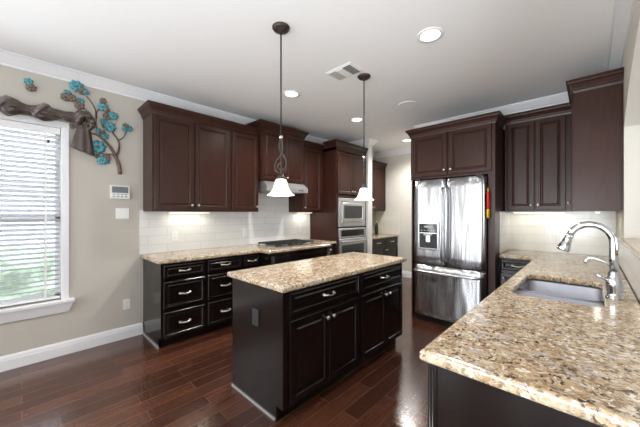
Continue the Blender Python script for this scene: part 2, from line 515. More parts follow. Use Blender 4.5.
# tiled backsplashes
w = MB(); w.box(XL, .925, CT, XL+.010, 3.645, 1.42); w.box(XL, 2.28, 1.42, XL+.010, 3.17, 1.90)
struct('wall_tile_left', w, 'tile_yz', 'white subway tile backsplash behind the cooktop', 'backsplash')
struct('wall_tile_back', MB().box(-.768, YB-.010, CT, XR, YB, 1.42), 'tile_xz', 'cream white tile backsplash on the back wall', 'backsplash')
struct('wall_tile_right', MB().box(XR-.010, AY0, CT, XR, YB-.010, 1.145), 'tile_yz', 'white tile strip under the raised granite ledge', 'backsplash')
struct('wall_tile_hall', MB().box(XL, YH-.010, CT, -3.06, YH, 1.44), 'tile_xz', 'white tile backsplash at the end of hall counter', 'backsplash')
struct('wall_tile_side', MB().box(-.769, 3.86, CT, -.760, YB-.010, 1.405), 'tile_yz', 'tile strip on the side panel right of the refrigerator', 'backsplash')

# the window: frame, sashes, glass, stool and apron
wr = bpy.data.objects.new('window_1', None); C.objects.link(wr)
tag(wr, 'white framed window with a horizontal blind', 'window', None, 'structure')
w = MB()
for a in ((WY0, WY0+.012), (WY1-.012, WY1)): w.box(XL-.15, a[0], WZ0, XL+.004, a[1], WZ1)
w.box(XL-.15, WY0, WZ1-.012, XL+.004, WY1, WZ1)
w.box(XL, WY1-.005, WZ0, XL+.014, WY1+.045, WZ1+.04, .003); w.box(XL, WY0-.045, WZ0, XL+.014, WY0+.005, WZ1+.04, .003)
w.box(XL, WY0-.047, WZ1-.005, XL+.017, WY1+.047, WZ1+.047, .003)
ZM = 1.325
for z0, z1, xx in ((WZ0, ZM+.02, XL-.10), (ZM-.02, WZ1, XL-.13)):
    w.box(xx, WY0, z0, xx+.03, WY0+.05, z1); w.box(xx, WY1-.05, z0, xx+.03, WY1, z1)
    w.box(xx, WY0, z0, xx+.03, WY1, z0+.045); w.box(xx, WY0, z1-.045, xx+.03, WY1, z1)
w.build('window_frame', 'trim', wr)
w = MB(); w.box(XL-.15, WY0-.02, WZ0-.03, XL+.055, WY1+.085, WZ0, .006)
w.add([(XL, WY0-.09, WZ0-.03), (XL+.045, WY0-.09, WZ0-.03), (XL+.018, WY0-.06, WZ0-.125), (XL, WY0-.06, WZ0-.125),
       (XL, WY1+.075, WZ0-.03), (XL+.045, WY1+.075, WZ0-.03), (XL+.018, WY1+.045, WZ0-.125), (XL, WY1+.045, WZ0-.125)],
      [[0, 1, 2, 3], [7, 6, 5, 4], [0, 4, 5, 1], [1, 5, 6, 2], [2, 6, 7, 3]])
w.build('window_sill', 'trim', wr)
w = MB(); w.box(XL-.088, WY0+.05, WZ0+.045, XL-.084, WY1-.05, ZM-.02); w.box(XL-.118, WY0+.05, ZM+.02, XL-.114, WY1-.05, WZ1-.045)
w.build('glass', 'glass', wr)

# outside the window
struct('ground', MB().box(-14, -8, -.5, XL-.16, 8, -.25), 'lawn', 'green lawn outside the window', 'lawn')
struct('exterior_wall', MB().box(-10.4, -7, -.3, -10.0, 6, 2.3), 'facade', 'pale neighbouring house wall outside the window', 'wall')

# ------------------------------------------------------------------ cabinet parts
DOOR = [(0, 0), (0, 0.016), (0.004, 0.020), (0.045, 0.020), (0.049, 0.014), (0.055, 0.010), (0.060, 0.010), (0.072, 0.0165)]
DRAWER = [(0, 0), (0, 0.014), (0.004, 0.018), (0.012, 0.020), (0.026, 0.020), (0.030, 0.015), (0.036, 0.0135), (0.046, 0.017)]
def knob_mb(x, y, z):
    return MB().lathe([(0.0, 0), (0.006, 0), (0.0055, 0.012), (0.009, 0.016), (0.0145, 0.021), (0.0155, 0.027), (0.010, 0.032), (0.0, 0.0335)], x, y, z, 16, axis='y')
def pull_mb(x, y, z, L=0.105):
    h = L/2; m = MB()
    pts = [(x-h, y, z), (x-h, y-.018, z), (x-h*.8, y-.026, z+.002), (x-h*.35, y-.029, z-.003), (x, y-.031, z-.005), (x+h*.35, y-.029, z-.003), (x+h*.8, y-.026, z+.002), (x+h, y-.018, z), (x+h, y, z)]
    m.tube(pts, [.0075, .006, .0065, .0055, .005, .0055, .0065, .006, .0075], 10)
    for sx in (-1, 1): m.lathe([(0.011, 0), (0.011, 0.003), (0.007, 0.006)], x+sx*h, y, z, 14, axis='y')
    return m
def door(root, x0, z0, x1, z1, mat, knob=None, y=0.0):
    d = MB().rect_loft(x0, z0, x1, z1, DOOR, y).build('door', mat, root)
    if knob: knob_mb(knob[0], y-.019, knob[1]).build('knob', 'nickel', d)
    return d
def drawer(root, x0, z0, x1, z1, mat, pull=True, y=0.0, L=0.105):
    d = MB().rect_loft(x0, z0, x1, z1, DRAWER, y).build('drawer', mat, root)
    if pull: pull_mb((x0+x1)/2, y-.016, (z0+z1)/2, L).build('handle', 'nickel', d)
    return d
CABCROWN = [(0, -0.0), (0.006, 0.0), (0.010, 0.018), (0.016, 0.024), (0.018, 0.040), (0.034, 0.068), (0.046, 0.078), (0.048, 0.090), (0.056, 0.094), (0.056, 0.110), (0, 0.110)]
def cab_crown(root, w, d, z, mat, left=True, right=True, dl=None, dr=None):
    """crown round the cabinet top; path runs left side, front, right side (out = right of travel)"""
    p = []
    if right: p.append((w, dr or d))
    p += [(w, 0), (0, 0)]
    if left: p.append((0, dl or d))
    # travel from right to left along the front keeps 'out' towards -Y when reversed
    p = p[::-1]
    prof = [(o, z+h) for o, h in CABCROWN]
    MB().sweep(p, prof).build('crown', mat, root)
def upper(label, loc, rz, w, d, z0, z1, doors, left=True, right=True, mat='cab', name='upper_cabinet', cat='cabinet', group=None, crown=True, frame=.012):
    t = thing(name, label, cat, loc, rz, group)
    MB().box(0, 0, z0, w, d, z1, .0015).build('carcass', mat, t)
    for x0, x1, side in doors:
        kx = x1-.028 if side == 'r' else x0+.028
        door(t, x0, z0+.018, x1, z1-.02, mat, (kx, z0+.018+.055) if side else None)
    if crown: cab_crown(t, w, d, z1-.015, mat, left, right)
    return t
def base(label, loc, rz, w, d, rows, mat='cab_low', name='base_cabinet', toe=True, endl=False, endr=False, group=None, z1=.872, cat='cabinet'):
    t = thing(name, label, cat, loc, rz, group)
    b = MB().box(0, 0, .10, w, d, z1, .0015)
    b.box(.003, .07, 0, w-.003, d, .105)
    if endl: b.box(0, .07, 0, .02, d, .11)
    b.build('carcass', mat, t)
    for r in rows:
        k, x0, z0, x1, z1_ = r[:5]
        if k == 'drawer': drawer(t, x0, z0, x1, z1_, mat)
        elif k == 'panel': MB().rect_loft(x0, z0, x1, z1_, DRAWER, 0).build('false_front', mat, t)
        else: door(t, x0, z0, x1, z1_, mat, (x1-.03 if r[5] == 'r' else x0+.03, z1_-.055))
    return t
R90 = PI/2

# ---- wall cabinets on the left wall (front faces +x)
XU = -3.405
upper('wide double-door dark brown wall cabinet nearest the window', (XU, .962, 0), R90, .918, 3.73+XU-.001, 1.405, 2.475,
      [(.020, .440, 'r'), (.458, .898, 'l')], True, False)
upper('single-door dark brown wall cabinet left of the range hood', (XU, 1.881, 0), R90, .428, 3.73+XU-.001, 1.405, 2.475,
      [(.016, .412, 'r')], False, False)
upper('raised two-door dark brown cabinet directly above the range hood', (-3.335, 2.311, 0), R90, .822, 3.73-3.335-.001, 1.845, 2.585,
      [(.020, .406, 'r'), (.418, .800, 'l')], True, True)
upper('narrow dark brown wall cabinet between range hood and oven tower', (XU, 3.134, 0), R90, .508, 3.73+XU-.001, 1.405, 2.475,
      [(.030, .452, 'l')], False, False)

# ---- oven tower with its microwave and wall oven
TX, TY, TW = -3.10, 3.646, .884
t = thing('oven_cabinet', 'tall dark brown cabinet tower holding microwave and wall oven', 'cabinet', (TX, TY, 0), R90)
b = MB(); TD = 3.73+TX-.001
b.box(0, 0, .10, .02, TD, 2.52); b.box(TW-.02, 0, .10, TW, TD, 2.52); b.box(0, TD-.02, .1, TW, TD, 2.52)
b.box(0, 0, 2.46, TW, TD, 2.52); b.box(.02, 0, 1.66, TW-.02, TD, 1.70); b.box(.02, 0, 1.125, TW-.02, TD-.02, 1.145); b.box(.02, 0, .36, TW-.02, TD, .40)
b.box(.02, 0, .10, TW-.02, TD, .13); b.box(.003, .07, 0, TW-.003, TD, .11)
b.box(.02, 0, .4, .06, .03, 1.66); b.box(TW-.06, 0, .4, TW-.02, .03, 1.66)
b.build('carcass', 'cab', t)
door(t, .028, 1.715, .437, 2.44, 'cab', (.409, 1.77)); door(t, .447, 1.715, .856, 2.44, 'cab', (.475, 1.77))
drawer(t, .028, .14, .856, .35, 'cab')
cab_crown(t, TW, TD, 2.505, 'cab', True, False, dl=.248)
# microwave
mw = thing('microwave', 'stainless steel built-in microwave above the wall oven', 'microwave', (TX, TY, 0), R90)
m = MB(); m.box(.064, .002, 1.150, TW-.064, .42, 1.654)
m.build('body', 'black_plastic', mw)
m = MB(); X0, X1, Z0, Z1 = .050, TW-.050, 1.150, 1.650
m.rect_loft(X0, Z0, X1, Z1, [(0, .002), (0, .018), (.006, .024), (.060, .024), (.064, .016)], 0)
m.build('trim_kit', 'steel', mw)
d = MB().rect_loft(X0+.075, Z0+.085, X1-.075, Z1-.085, [(0, .016), (0, .034), (.005, .038), (.045, .038), (.048, .032)], 0).build('door', 'steel', mw)
MB().box(X0+.125, -.0355, Z0+.145, X1-.125, -.031, Z1-.125).build('window', 'oven_glass', d)
MB().box(X0+.075, -.0352, Z1-.083, X1-.075, -.020, Z1-.066).build('control_strip', 'grey_plastic', mw)
MB().lathe([(0.012, 0), (0.012, 0.003), (0.0, 0.004)], (X0+X1)/2, -.038, Z0+.106, 14, axis='y').build('badge', 'grey_plastic', d)
# wall oven
ov = thing('wall_oven', 'stainless steel wall oven with glass door below microwave', 'oven', (TX, TY, 0), R90)
MB().box(.064, .002, .402, TW-.064, .50, 1.122).build('body', 'black_plastic', ov)
m = MB().rect_loft(X0, .955, X1, 1.122, [(0, .002), (0, .022), (.006, .028), (.026, .028), (.028, .026)], 0)
m.build('control_panel', 'steel', ov)
MB().box(X0+.06, -.0305, .985, X1-.06, -.026, 1.092).build('display', 'black_glass', ov)
d = MB().rect_loft(X0, .402, X1, .945, [(0, .002), (0, .028), (.006, .034), (.05, .034), (.054, .030)], 0).build('door', 'steel', ov)
MB().box(X0+.075, -.035, .49, X1-.075, -.030, .835).build('window', 'oven_glass', d)
hp = [(X0+.04, -.034, .895), (X0+.045, -.075, .895)] + [(X0+.045+(X1-X0-.09)*k/8, -.080-.012*math.sin(PI*k/8), .895) for k in range(1, 8)] + [(X1-.045, -.075, .895), (X1-.04, -.034, .895)]
MB().tube(hp, .013, 12).build('handle', 'steel', d)

# ---- range hood
hd = thing('range_hood', 'slim stainless steel hood under the raised cabinet', 'range hood', (-3.235, 2.335, 0), R90)
hw, hdp = .785, 3.73-3.235-.011
vs = [(0, 0, 1.705), (hw, 0, 1.705), (hw, 0, 1.765), (0, 0, 1.765), (0, .09, 1.843), (hw, .09, 1.843), (0, hdp, 1.843), (hw, hdp, 1.843), (0, hdp, 1.725), (hw, hdp, 1.725)]
m = MB().add(vs, [[0, 1, 2, 3], [3, 2, 5, 4], [4, 5, 7, 6], [6, 7, 9, 8], [8, 9, 1, 0], [0, 3, 4, 6, 8], [1, 9, 7, 5, 2]])
m.build('canopy', 'steel_hood', hd)
m = MB()
for x0 in (.06, .41): m.box(x0, .10, 1.700, x0+.31, hdp-.06, 1.712)
m.build('filter', 'mid_vent', hd)
m = MB()
for k in range(3): m.lathe([(0.009, 0), (0.009, 0.006), (0, 0.007)], .60+.035*k, 0, 1.735, 12, axis='y')
m.build('button', 'black_plastic', hd)

# ---- base run on the left wall
XF = -3.13
def drawer_stack(x0, x1): return [('drawer', x0, .715, x1, .853), ('drawer', x0, .405, x1, .682), ('drawer', x0, .115, x1, .370)]
DB = 3.73+XF-.001
t = base('black-brown three-drawer base cabinet at window end of left counter', (XF, .965, 0), R90, .465, DB, drawer_stack(.020, .440), endl=True)
MB().box(-.012, .06, 0, 0, DB, .018).build('shoe_molding', 'shoe', t)
MB().box(-.002, .0, .105, .0, DB, .870).build('end_panel', 'cab_low', t)
base('black-brown three-drawer base cabinet in middle of left counter', (XF, 1.431, 0), R90, .465, DB, drawer_stack(.016, .440))
base('narrow black-brown drawer cabinet left of the cooktop cabinet', (XF, 1.897, 0), R90, .248, DB, drawer_stack(.012, .232))
XK = -2.945
t = base('projecting cabinet with corner posts under the gas cooktop', (XK, 2.146, 0), R90, 1.150, 3.73+XK-.001,
         [('panel', .105, .70, 1.045, .853), ('door', .105, .115, .570, .675, 'r'), ('door', .580, .115, 1.045, .675, 'l')])
for x in (.012, 1.063):
    p = MB().box(x, -.030, 0, x+.075, 0, .872, .003)
    for k in range(4): p.tube([(x+.015+.015*k, -.031, .12), (x+.015+.015*k, -.031, .84)], .005, 8)
    p.build('post', 'cab_low', t)
base('small black-brown drawer cabinet between cooktop and oven tower', (XF, 3.297, 0), R90, .348, DB, [('drawer', .020, .715, .328, .853), ('door', .020, .115, .328, .682, 'r')])

# ---- left countertop and cooktop
tag(slab('countertop', [(XL+.011, .930), (-3.09, .930), (-3.09, 2.125), (-2.900, 2.125), (-2.900, 3.305), (-3.09, 3.305), (-3.09, 3.645), (XL+.011, 3.645)], .873, CT, 'granite'),
    'long granite worktop along the left wall around the cooktop', 'countertop')
ck = thing('gas_cooktop', 'stainless gas cooktop with black iron grates on left worktop', 'cooktop', (-3.30, 2.745, CT+.001), R90)
MB().box(-.375, -.25, 0, .375, .25, .012, .005).build('tray', 'steel', ck)
for gx in (-.245, 0, .245):
    g = MB(); a, b_ = gx-.118, gx+.118
    for y in (-.205, .21): g.box(a, y-.006, .034, b_, y+.006, .048, .002)
    for x in (a+.006, b_-.006): g.box(x-.006, -.205, .034, x+.006, .21, .048, .002)
    for y in (-.105, .0, .11): g.box(a, y-.005, .036, b_, y+.005, .050, .002)
    g.box(gx-.005, -.205, .036, gx+.005, .21, .050, .002)
    for x in (a+.008, b_-.008):
        for y in (-.2, .205): g.box(x-.007, y-.007, .010, x+.007, y+.007, .036)
    g.build('grate', 'black_iron', ck)
for bx, by in ((-.245, -.10), (-.245, .115), (0, .0), (.245, .115), (.245, -.10)):
    bn = MB().lathe([(.046, .012), (.046, .020), (.034, .024), (.034, .028), (.0, .030)], bx, by, 0, 20).build('burner', 'black_iron', ck)
for k in range(5):
    MB().lathe([(.017, .012), (.017, .016), (.014, .034), (.0, .035)], -.10+.05*k, -.225, 0, 16).build('knob', 'black_plastic', ck)

# ------------------------------------------------------------------ island
XI = -1.443
ID = .637
IH = thing('island_cabinet', 'nearer black-brown island cabinet with dark outlet in its end panel', 'cabinet', (XI, 1.167, 0), R90)
b = MB(); b.box(.012, 0, .10, .835, ID, .872, .001); b.box(.012, .07, 0, .832, ID, .11); b.build('carcass', 'cab_low', IH)
ep = MB(); ep.box(0, .07, 0, .012, ID, .872); ep.box(0, 0, .10, .012, .07, .872); ep.build('end_panel', 'cab_low', IH)
m = MB(); m.box(-.010, .075, 0, 0, ID, .018, .003); m.build('shoe_molding', 'shoe', IH)
drawer(IH, .048, .700, .808, .855, 'cab_low')
door(IH, .048, .115, .424, .668, 'cab_low', (.394, .610)); door(IH, .432, .115, .808, .668, 'cab_low', (.462, .610))
IH2 = base('farther black-brown island cabinet at the refrigerator end', (XI, 2.005, 0), R90, .765, ID,
     [('drawer', .022, .700, .742, .855), ('door', .022, .115, .412, .668, 'r'), ('door', .420, .115, .742, .668, 'l')], name='island_cabinet')
tag(slab('countertop', [(-2.110, 1.137), (-1.403, 1.137), (-1.403, 2.800), (-2.110, 2.800)], .873, CT, 'granite'),
    'rectangular granite worktop of the kitchen island', 'countertop')
def outlet(label, loc, rz, mat='white_plastic', slot='grey_plastic', h=.115, w_=.07):
    t = thing('electrical_outlet', label, 'outlet', loc, rz)
    MB().box(-w_/2, -.006, -h/2, w_/2, 0, h/2, .002).build('cover_plate', mat, t)
    for s_ in (-1, 1):
        r = MB().box(-.017, -.0085, s_*.024-.015, .017, -.005, s_*.024+.015, .002).build('receptacle', mat, t)
        MB().box(-.008, -.0092, s_*.024-.004, -.0055, -.008, s_*.024+.007).box(.0055, -.0092, s_*.024-.004, .008, -.008, s_*.024+.007).build('slot', slot, r)
    return t
outlet('dark brown outlet on the near end of the island', (-1.752, 1.1665, .632), 0, 'rubber', 'black_plastic', .12, .075)

# ------------------------------------------------------------------ peninsula and corner base run
PX0, PX1 = -.395, XR-.012
def pen_cab(name, label, y0, y1, rows):
    t = thing(name, label, 'cabinet', (PX0, y1, 0), -R90)
    w_ = y1-y0
    MB().box(0, 0, .10, w_, PX1-PX0, .872 if name != 'sink_cabinet' else .66, .0015).box(.003, .07, 0, w_-.003, PX1-PX0, .105).build('carcass', 'cab_low', t)
    for x0, x1, side in rows: door(t, x0, .115, x1, .86 if name != 'sink_cabinet' else .65, 'cab_low', ((x1-.03) if side == 'r' else (x0+.03), .6))
    return t
pc = pen_cab('peninsula_cabinet', 'black-brown peninsula cabinet with bare dark end panel in the foreground', .985, 1.72, [(.02, .36, 'r'), (.37, .715, 'l')])
m = MB().box(.735, 0, 0, .747, PX1-PX0, .872); m.build('end_panel', 'cab_low', pc)
p = MB().box(.735, -.012, 0, .752, .018, .872, .002)
for k in range(2): p.tube([(.753, -.004+.010*k, .08), (.753, -.004+.010*k, .85)], .0035, 8)
p.build('post', 'cab_low', pc)
pen_cab('sink_cabinet', 'black-brown cabinet below the double bowl sink', 1.722, 2.82, [(.02, .54, 'r'), (.55, 1.07, 'l')])
pen_cab('corner_cabinet', 'black-brown peninsula cabinet between sink and back wall', 2.822, 3.80, [(.02, .46, 'r')])
base('small blue-black drawer cabinet right of the refrigerator panel', (-.768, 3.815, 0), 0, .37, YB-3.815-.002,
     [('drawer', .022, .735, .348, .855), ('door', .022, .115, .348, .705, 'l')])
hole = rrect(-.345, 1.985, .055, 2.715, .07)
tag(slab('countertop', [(-.426, .945), (XR-.011, .945), (XR-.011, YB-.011), (-.759, YB-.011), (-.759, 3.780), (-.426, 3.780)], .873, CT, 'granite', (hole,)),
    'large granite worktop with the sink, running to the back wall', 'countertop')
# raised ledge on the half wall
tag(slab('bar_ledge', [(XR-.028, AY0+.002), (XR+.34, AY0+.002), (XR+.34, AY1-.002), (XR-.028, AY1-.002)], 1.147, 1.180, 'granite'),
    'narrow raised granite ledge on the half wall right of sink', 'ledge')

# sink: two stainless bowls hung under the stone
sk = thing('kitchen_sink', 'stainless steel double bowl sink set under the granite', 'sink', (0, 0, 0))
def bowl(x0, y0, x1, y1, depth, r=.06):
    m = MB(); rings = [(0, .872, 0), (.006, .862, 0), (.010, .872-depth+.03, .0), (.022, .872-depth+.008, 0), (.05, .872-depth, 0)]
    vs = []; n = None
    for i, z, _ in rings:
        pts = rrect(x0+i, y0+i, x1-i, y1-i, max(.012, r-i*.6)); n = len(pts)
        vs += [(p[0], p[1], z) for p in pts]
    fs = []
    for k in range(len(rings)-1):
        for j in range(n):
            a = k*n+j; b = k*n+(j+1) % n; fs.append([a, b, b+n, a+n])
    fs.append([(len(rings)-1)*n+j for j in range(n)])
    m.add(vs, fs, True)
    return m
def bowl_part(*a):
    o = bowl(*a).build('bowl', 'steel_dark', sk)
    mo = o.modifiers.new('thick', 'SOLIDIFY'); mo.thickness = .003; mo.offset = 1
    x0, y0, x1, y1, dp = a
    MB().lathe([(.045, .873-dp), (.045, .876-dp), (.032, .877-dp), (.028, .874-dp), (0, .874-dp)], (x0+x1)/2, (y0+y1)/2, 0, 20).build('drain', 'chrome', o)
bowl_part(-.355, 2.304, .065, 2.725, .20)
bowl_part(-.355, 1.975, .065, 2.274, .17)
m = MB().box(-.352, 2.268, .80, .062, 2.310, .8680, .008); m.build('divider', 'steel_dark', sk)

# faucet
FX, FY = .093, 2.24
fc = thing('kitchen_faucet', 'tall arched chrome pull-down kitchen faucet behind the sink', 'faucet', (FX, FY, CT))
MB().lathe([(.034, 0), (.034, .006), (.029, .012), (.026, .03), (.031, .06), (.033, .085), (.028, .115), (.022, .128), (.024, .134), (.024, .142), (.0165, .150), (.0155, .17)], 0, 0, 0, 28).build('body', 'chrome', fc)
pts = [(0, 0, .15), (0, 0, .22), (0, 0, .29)]
for k in range(1, 15):
    a = PI*k/15*.94; r = .094
    pts.append((-r+r*math.cos(a), -.0, .30+r*1.12*math.sin(a)))
tip = pts[-1]
MB().tube(pts, [.0185]*3+[.0175]*14, 16).build('spout', 'chrome', fc)
d = Vector((-.030, 0, -.085)).normalized(); tp = Vector(tip)
hp = [tp-d*.004, tp+d*.012, tp+d*.016, tp+d*.05, tp+d*.088, tp+d*.098]
MB().tube(hp, [.0195, .0205, .0185, .024, .033, .030], 18).build('spray_head', 'chrome', fc)
lv = MB().tube([(-.018, -.008, .095), (-.045, -.018, .112), (-.068, -.026, .128)], [.009, .0075, .009], 12); lv.build('lever', 'chrome', fc)
# small filtered water tap behind it
tp_ = thing('drinking_water_tap', 'small thin chrome tap with curved spout behind the faucet', 'faucet', (.130, 2.46, CT))
MB().lathe([(.022, 0), (.022, .005), (.013, .012), (.012, .05), (.014, .055), (.009, .062)], 0, 0, 0, 20).build('body', 'chrome', tp_)
q = [(0, 0, .055), (-.004, 0, .10), (-.02, 0, .135), (-.05, 0, .160), (-.09, 0, .182), (-.118, 0, .190), (-.140, 0, .184), (-.152, 0, .166), (-.154, 0, .150)]
MB().tube(q, [.008]*7+[.0075, .0085], 12).build('spout', 'chrome', tp_)

# ------------------------------------------------------------------ refrigerator and its cabinet
YC = 3.65
fcb = thing('refrigerator_cabinet', 'two-door dark brown cabinet with side panels framing the refrigerator', 'cabinet', (-1.768, YC, 0))
W_, D_ = .998, YB-YC-.001
MB().box(0, 0, 1.832, W_, D_, 2.415, .0015).build('carcass', 'cab', fcb)
MB().box(W_-.070, 0, 0, W_, D_, 1.832, .001).build('side_panel', 'cab', fcb)
MB().box(0, .02, 0, .020, D_, 1.832, .001).build('side_panel', 'cab', fcb)
door(fcb, .030, 1.862, .480, 2.395, 'cab', (.452, 1.925)); door(fcb, .500, 1.862, .965, 2.395, 'cab', (.528, 1.925))
cab_crown(fcb, W_, D_, 2.395, 'cab', True, True, dr=.355)

fr = thing('refrigerator', 'stainless steel french-door refrigerator with ice dispenser', 'refrigerator', (-1.676, 3.525, 0))
FW = .830
MB().box(.004, .085, .03, FW-.004, .84, 1.80, .004).build('body', 'rubber', fr)
MB().box(.02, .06, .0, FW-.02, .12, .085).build('toe_grille', 'black_plastic', fr)
def fridge_door(x0, z0, x1, z1, bow=.014):
    """steel door whose face bows gently outward and turns back at its edges"""
    m = MB(); NX, NZ = 14, 10; vs = []; fs = []
    for j in range(NZ+1):
        for i in range(NX+1):
            u = i/NX; v = j/NZ
            e = min(u, 1-u); ev = min(v, 1-v)
            y = .010 - bow*(1-(2*u-1)**2)
            if i in (0, NX): y += .016
            if j in (0, NZ): y += .006
            vs.append((x0+(x1-x0)*u, y, z0+(z1-z0)*v))
    for j in range(NZ):
        for i in range(NX):
            a = j*(NX+1)+i; fs.append([a, a+1, a+NX+2, a+NX+1])
    m.add(vs, fs, True)
    b0 = len(m.v)
    ring = [j*(NX+1) for j in range(0, 1)]
    per = [i for i in range(NX+1)] + [(j+1)*(NX+1)-1 for j in range(1, NZ+1)] + [NZ*(NX+1)+i for i in range(NX-1, -1, -1)] + [j*(NX+1) for j in range(NZ-1, 0, -1)]
    vb = [(m.v[k][0], .082, m.v[k][2]) for k in per]
    m.v += vb; n = len(per)
    for k in range(n):
        m.f.append([per[k], per[(k+1) % n], b0+(k+1) % n, b0+k]); m.sm.append(False)
    m.f.append([b0+k for k in range(n)]); m.sm.append(False)
    return m
XM = .408
dl = fridge_door(0, .745, XM-.004, 1.803, .008).build('door', 'steel_door', fr)
dr = fridge_door(XM+.004, .745, FW, 1.803, .008).build('door', 'steel_door', fr)
dz = fridge_door(0, .085, FW, .728, .010).build('freezer_drawer', 'steel_door', fr)
for dd, x, s_ in ((dl, XM-.030, -1), (dr, XM+.030, 1)):
    pts = [(x, 0, .80), (x, -.040, .815)] + [(x, -.048-.018*math.sin(PI*k/10), .815+.86*k/10) for k in range(1, 10)] + [(x, -.040, 1.675), (x, 0, 1.69)]
    MB().tube(pts, [.014]*len(pts), 14).build('handle', 'steel', dd)
pts = [(.030, .004, .655), (.036, -.045, .655)] + [(.036+(FW-.072)*k/10, -.050-.014*math.sin(PI*k/10), .655) for k in range(1, 10)] + [(FW-.036, -.045, .655), (FW-.030, .004, .655)]
MB().tube(pts, [.015]*len(pts), 14).build('handle', 'steel', dz)
# water and ice dispenser
m = MB().rect_loft(.070, .925, .335, 1.268, [(0, -.010), (0, .010), (.006, .013), (.016, .013), (.020, .008)], 0)
dp = m.build('dispenser', 'steel', dl)
MB().box(.088, -.0115, 1.140, .317, -.004, 1.255, .002).build('display', 'black_glass', dp)
nb = MB()
for k in range(5): nb.box(.108+.040*k, -.0128, 1.165, .130+.040*k, -.011, 1.173)
nb.box(.150, -.0128, 1.205, .255, -.011, 1.225); nb.build('button', 'grey_plastic', dp)
rc = MB().rect_loft(.092, .940, .313, 1.130, [(0, .0085), (.004, .010), (.010, .0085), (.014, .0082)], 0); rc.build('recess', 'rubber', dp)
MB().box(.175, -.022, 1.020, .230, -.008, 1.110, .006).build('lever', 'steel', dp)
MB().box(.150, -.030, 1.105, .255, -.008, 1.130, .004).build('nozzle', 'grey_plastic', dp)
MB().box(.095, -.022, .936, .310, -.008, .948, .002).build('drip_tray', 'steel', dp)
MB().lathe([(.017, 0), (.017, .003), (.012, .004), (0, .0042)], FW-.055, .0035, 1.745, 20, axis='y').build('badge', 'grey_plastic', dr)
for x in (.03, FW-.09): MB().box(x, .01, 1.803, x+.06, .10, 1.822, .004).build('hinge_cap', 'rubber', fr)

# oven mitt hanging in the gap on the refrigerator's right side
mt = thing('oven_mitt', 'red oven mitt with yellow cuff hanging beside the refrigerator', 'oven mitt', (-.838, 3.598, 1.60))
def mitt(z0, z1, pr, x0=0.0, x1=.020):
    vs = []; fs = []; n = len(pr)
    for t_, y0, y1 in pr:
        z = z0+(z1-z0)*t_; c = (x0+x1)/2; h = (x1-x0)/2
        for k in range(10):
            a = 2*PI*k/10
            vs.append((c+h*math.cos(a), (y0+y1)/2+(y1-y0)/2*math.sin(a), z))
    for i in range(n-1):
        for k in range(10):
            a = i*10+k; b = i*10+(k+1) % 10; fs.append([a, b, b+10, a+10])
    fs.append(list(range(10))[::-1]); fs.append([(n-1)*10+k for k in range(10)])
    return MB().add(vs, fs, True)
mitt(.03, -.17, [(0, -.022, .022), (.15, -.032, .034), (.5, -.036, .040), (.8, -.040, .046), (1, -.038, .044)]).build('hand', 'red_cloth', mt)
mitt(-.17, -.27, [(0, -.040, .046), (.4, -.046, .052), (.8, -.044, .05), (1, -.03, .036)]).build('cuff', 'yellow_cloth', mt)
MB().tube([(.01, 0, .025), (.012, .004, .055), (.004, .006, .075), (.003, -.004, .055), (.010, -.003, .025)], .003, 6).build('loop', 'yellow_cloth', mt)

# ------------------------------------------------------------------ back corner cabinets
upper('two-door dark brown wall cabinet right of the refrigerator', (-.760, 4.085, 0), 0, .655, YB-4.085-.001, 1.405, 2.475,
      [(.030, .292, 'r'), (.302, .568, 'l')], False, False)
tc = thing('upper_cabinet', 'end wall cabinet by the arch with wide blank side panel', 'cabinet', (-.103, 4.083, 0), -R90)
TWc, TDc = 4.083-3.430, XR-(-.103)-.001
MB().box(0, 0, 1.405, TWc, TDc, 2.475, .002).build('carcass', 'cab', tc)
MB().box(TWc, .000, 1.402, TWc+.008, .290, 2.462, .002).build('end_panel', 'cab', tc)
door(tc, .018, 1.423, TWc-.018, 2.455, 'cab', (TWc-.05, 1.48))
cab_crown(tc, TWc+.008, TDc, 2.46, 'cab', False, True)
m = MB()
for k in range(22): m.lathe([(0, -.006), (.0045, -.0042), (.006, 0), (.0045, .0042), (0, .006)], TWc+.022, -.012+.0138*k, 2.493, 8)
m.build('rope_molding', 'cab', tc)

# ------------------------------------------------------------------ hall cabinets beyond the oven tower
upper('far dark brown wall cabinet in the hall beyond the oven tower', (-3.405, 4.668, 0), R90, 1.081, .323, 1.44, 2.42, [(.02, .53, 'r'), (.542, 1.061, 'l')], False, False)
base('far dark brown drawer cabinet in the hall below its wall cabinet', (-3.10, 4.668, 0), R90, 1.080, .628,
     [('drawer', .012, .715, .545, .853), ('drawer', .560, .715, 1.065, .853), ('door', .012, .115, .545, .682, 'r'), ('door', .560, .115, 1.065, .682, 'l')])
tag(slab('countertop', [(XL+.001, 4.667), (-3.068, 4.667), (-3.068, YH-.011), (XL+.001, YH-.011)], .873, CT, 'granite'),
    'short granite worktop in the hall beyond the oven tower', 'countertop')
bt = thing('wine_bottle', 'dark green bottle standing on the hall worktop', 'bottle', (-3.45, 5.45, CT))
MB().lathe([(.0, .004), (.034, 0), (.038, .004), (.038, .17), (.034, .20), (.016, .235), (.0145, .27)], 0, 0, 0, 24).build('body', 'green_bottle', bt)
MB().lathe([(.0155, .268), (.0165, .272), (.0165, .318), (.0, .320)], 0, 0, 0, 18).build('foil_cap', 'gold', bt)

